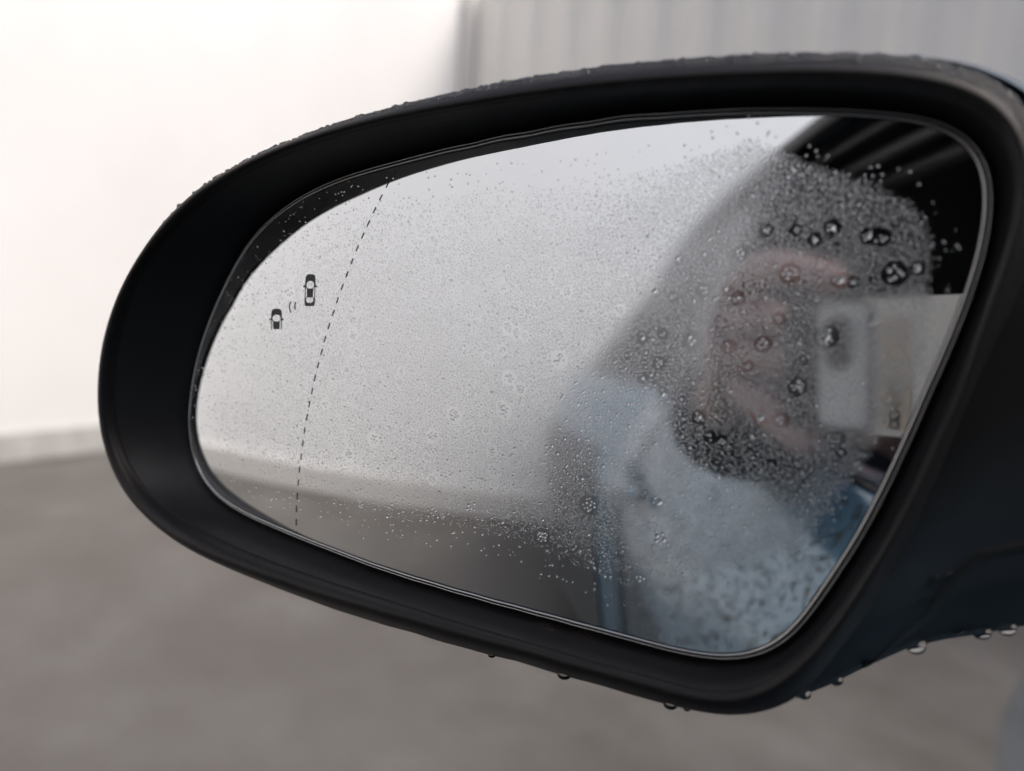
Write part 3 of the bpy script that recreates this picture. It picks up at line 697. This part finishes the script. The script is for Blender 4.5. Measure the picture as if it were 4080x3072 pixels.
# wheels
def wheel(y, x=.20):
    bmt = bmesh.new(); bmesh.ops.create_cone(bmt, cap_ends=True, segments=48, radius1=.325, radius2=.325, depth=.20)
    bmesh.ops.bevel(bmt, geom=[e for e in bmt.edges if len(e.link_faces) == 2 and any(len(f.verts) > 8 for f in e.link_faces)], offset=.035, segments=4, affect='EDGES')
    bmesh.ops.rotate(bmt, cent=(0, 0, 0), matrix=Matrix.Rotation(pi/2, 3, 'Y'), verts=bmt.verts); bmesh.ops.translate(bmt, vec=(x, y, .325), verts=bmt.verts)
    me = bpy.data.meshes.new('wheel'); bmt.to_mesh(me); bmt.free(); me.materials.append(M_rubber)
    me.polygons.foreach_set('use_smooth', np.ones(len(me.polygons), bool))
    o = bpy.data.objects.new('wheel', me); COL.objects.link(o); o.parent = car; o.matrix_parent_inverse = world_inv(car)
    return o
for y in (-1.9, 1.05):
    wheel(y); wheel(y, 1.62)
# seat
def seat(x, y):
    box(None, (x, y-.33, .78), (.48, .13, .66), 'seat_back', M_int, car, .05, rot=Matrix.Rotation(radians(-14), 3, 'X'))
    box(None, (x, y, .47), (.50, .50, .14), 'seat_cushion', M_int, car, .05)
    box(None, (x, y-.42, 1.19), (.26, .09, .17), 'head_restraint', M_int, car, .035)
seat(.52, -.55); seat(1.28, -.55)
box(None, (.9, .45, .75), (1.4, .45, .3), 'dashboard', M_int, car, .06)
# droplets on the door
Vb = []; Nb = []; Rb = []
g3 = np.random.default_rng(11)
for _ in range(9500):
    y = g3.uniform(-.9, .35); z = g3.uniform(.5, .925)
    p = np.array([body_x(y, z), y, z]); e = .004
    n = unit(np.cross(np.array([body_x(y, z+e)-p[0], 0, e]), np.array([body_x(y+e, z)-p[0], e, 0])));  n = n if n[0] < 0 else -n
    Vb.append(p); Nb.append(n); Rb.append(g3.uniform(.0010, .0026) if g3.random() < .93 else g3.uniform(.0026, .0042))
o = domes('door_droplets', np.array(Vb), np.array(Nb), np.array(Rb), .45, seg=10, rings=3, irregular=.18)
tag(o, 'water droplets covering the blue door panel reflected in the glass', 'droplets', kind='stuff')

# ================================================================ PHONE
ph = empty('smartphone', tuple(W(np.array([.04, -.013, .007])))); tag(ph, 'off-white smartphone with a dark oval camera, held up to the mirror', 'phone')
def cam_box(name, x0, x1, y0, y1, z0, z1, rad, m, parent, seg=8):
    bm = bmesh.new()
    pts = []
    for cx, cy, a0 in ((x1-rad, y1-rad, 0), (x0+rad, y1-rad, 90), (x0+rad, y0+rad, 180), (x1-rad, y0+rad, 270)):
        for k in range(seg+1):
            a = radians(a0+90*k/seg); pts.append((cx+rad*cos(a), cy+rad*sin(a)))
    lo_ = [bm.verts.new((x, y, z0)) for x, y in pts]; hi_ = [bm.verts.new((x, y, z1)) for x, y in pts]; n = len(pts)
    bm.faces.new(lo_[::-1]); bm.faces.new(hi_)
    for k in range(n): bm.faces.new((lo_[k], lo_[(k+1) % n], hi_[(k+1) % n], hi_[k]))
    bmesh.ops.bevel(bm, geom=[e for e in bm.edges if abs(e.verts[0].co.z-e.verts[1].co.z) < 1e-9 and len(e.link_faces) == 2], offset=min(.0009, (z1-z0)*.3), segments=2, affect='EDGES')
    for v in bm.verts: v.co = Vector(tuple(W(np.array(v.co))))
    bmesh.ops.recalc_face_normals(bm, faces=bm.faces)
    me = bpy.data.meshes.new(name); bm.to_mesh(me); bm.free(); me.materials.append(m)
    o = bpy.data.objects.new(name, me); COL.objects.link(o); o.parent = parent; o.matrix_parent_inverse = world_inv(parent); return o
M_pbody = mat('phone_cream', (.74, .72, .66), .45)
M_pdark = mat('phone_dark_band', (.035, .037, .04), .4)
M_pgrey = mat('phone_grey_glass', (.80, .82, .80), .3)
M_pill = mat('phone_lens_glass', (.01, .01, .012), .1)
body = cam_box('phone_body', -.032, .121, -.047, .022, .0035, .012, .009, M_pbody, ph)
cam_box('dark_band', -.0315, .0165, -.0465, .0215, .0027, .0036, .008, M_pdark, ph)
cam_box('camera_plate', -.011, .0135, -.044, .0195, .0021, .0028, .004, M_pgrey, ph)
pill = cam_box('camera_window', -.0075, .0068, -.0145, .0145, .0013, .0022, .0069, M_pill, ph)
cam_box('beige_panel', .020, .034, -.043, .012, .0029, .0036, .002, mat('phone_beige', (.56, .49, .40), .5), ph)
# raised characters running up the case
M_char = mat('phone_letter', (.14, .14, .13), .5)
def arcs(cx, cy, r, a0, a1, n=16):
    return [np.array([cx+r*cos(radians(a)), cy+r*sin(radians(a)), .0026]) for a in np.linspace(a0, a1, n)]
for cy, kind in ((-.022, 'G'), (-.029, 'O'), (-.036, '8')):
    if kind == 'O': P = arcs(.0265, cy, .0026, 0, 360)
    elif kind == 'G': P = arcs(.0265, cy, .0026, 120, 400)+[np.array([.0265, cy, .0026])]
    else: P = arcs(.0265, cy, .0026, 0, 360)+arcs(.0265, cy-.0045, .0022, 90, 450)
    tube('letter', W(np.array(P)), .00045, M_char, ph, 6)

# ================================================================ PERSON
M_skin = mat('skin', (.34, .245, .23), .5, Subsurface_Weight=.08)
M_jacket = mat('dark_jacket', (.022, .024, .028), .85)
_n = noise(M_jacket, 300, 4); add_bump(M_jacket, _n.outputs[0], .5, .002)
M_eye = mat('eye', (.12, .11, .10), .2)
M_hair = mat('dark_hair', (.015, .011, .009), .7)
def skin_mesh(name, chains, m, parent, root_v=0, sub=2):
    """chains: list of lists of (point, radius); a point given as int refers to an earlier vertex"""
    V = []; E = []; Rr = []
    for ch in chains:
        prev = None
        for it in ch:
            if isinstance(it, int): prev = it; continue
            p, r = it; V.append(tuple(p)); Rr.append(r)
            if prev is not None: E.append((prev, len(V)-1))
            prev = len(V)-1
    me = bpy.data.meshes.new(name); me.from_pydata(V, E, []); me.update()
    o = bpy.data.objects.new(name, me); COL.objects.link(o)
    o.modifiers.new('skin', 'SKIN'); sv = me.skin_vertices[0].data if me.skin_vertices else None
    if sv is None:
        me.update(); sv = o.data.skin_vertices[0].data
    for i, r in enumerate(Rr): sv[i].radius = (r, r) if not isinstance(r, tuple) else r; sv[i].use_root = (i == root_v)
    s = o.modifiers.new('sub', 'SUBSURF'); s.levels = sub; s.render_levels = sub
    o.modifiers['skin'].use_smooth_shade = True
    me.materials.append(m)
    if parent is not None: o.parent = parent; o.matrix_parent_inverse = world_inv(parent)
    return o
person = empty('person', (.50, -.62, .45)); tag(person, 'driver in a dark jacket reaching out of the car window to hold up a phone', 'person')
cw = lambda x, y, z: tuple(W(np.array([x, y, z])/1000.0))
wrist = cw(-98, -32, 62)
palm = cw(-82, -8, 34)
chains = [
 [((.62, -.74, .50), .13), ((.58, -.80, .66), .13), ((.54, -.80, .80), .14), ((.50, -.74, .89), .06), ((.47, -.70, .96), .075), ((.46, -.68, 1.04), .080), ((.46, -.68, 1.10), .055)],
 [2, ((.38, -.74, .84), .06), ((.27, -.58, .86), .048), ((.15, -.36, .95), .042), ((.0, -.20, .985), .032), (wrist, .022), (palm, .030)],
]
base = 7+6-1
chains += [
 [base, (cw(-74, 30, 26), .0145), (cw(-54, 43, 17), .0115), (cw(-28, 40, 8), .0098), (cw(2, 31, 7), .0082)],
 [base, (cw(-76, 12, 24), .0150), (cw(-56, 14, 20), .0125), (cw(-38, 10, 21), .0105), (cw(-18, 8, 22), .0085)],
 [base, (cw(-78, -10, 24), .0150), (cw(-58, -11, 20), .0125), (cw(-38, -13, 21), .0105), (cw(-20, -14, 22), .0085)],
 [base, (cw(-76, -28, 25), .0140), (cw(-56, -36, 20), .0115), (cw(-38, -50, 12), .0092), (cw(-13, -60, 7), .0078)],
 [base, (cw(-80, -20, 42), .0135), (cw(-54, -14, 36), .0115), (cw(-28, -8, 24), .0095)],
]
skin_mesh('body', chains, M_skin, person)
jk = [[((.62, -.74, .47), .17), ((.58, -.80, .66), .17), ((.54, -.80, .80), .175), ((.51, -.76, .87), .10)],
      [2, ((.37, -.74, .84), .085), ((.27, -.58, .86), .070), ((.15, -.36, .945), .062), ((.0, -.20, .98), .048), (tuple(np.array(wrist)*.75+np.array([.0, -.20, .98])*.25), .036)]]
skin_mesh('jacket', jk, M_jacket, person)
skin_mesh('hair', [[((.46, -.745, .98), .055), ((.46, -.74, 1.05), .085), ((.46, -.71, 1.11), .082), ((.46, -.655, 1.125), .05)]], M_hair, person)
for dx in (-.032, .032):
    bm = bmesh.new(); bmesh.ops.create_uvsphere(bm, u_segments=16, v_segments=10, radius=.012); bmesh.ops.translate(bm, vec=(.46+dx, -.605, 1.04), verts=bm.verts)
    me = bpy.data.meshes.new('eye'); bm.to_mesh(me); bm.free(); me.materials.append(M_eye); o = bpy.data.objects.new('eye', me); COL.objects.link(o); o.parent = person; o.matrix_parent_inverse = world_inv(person)
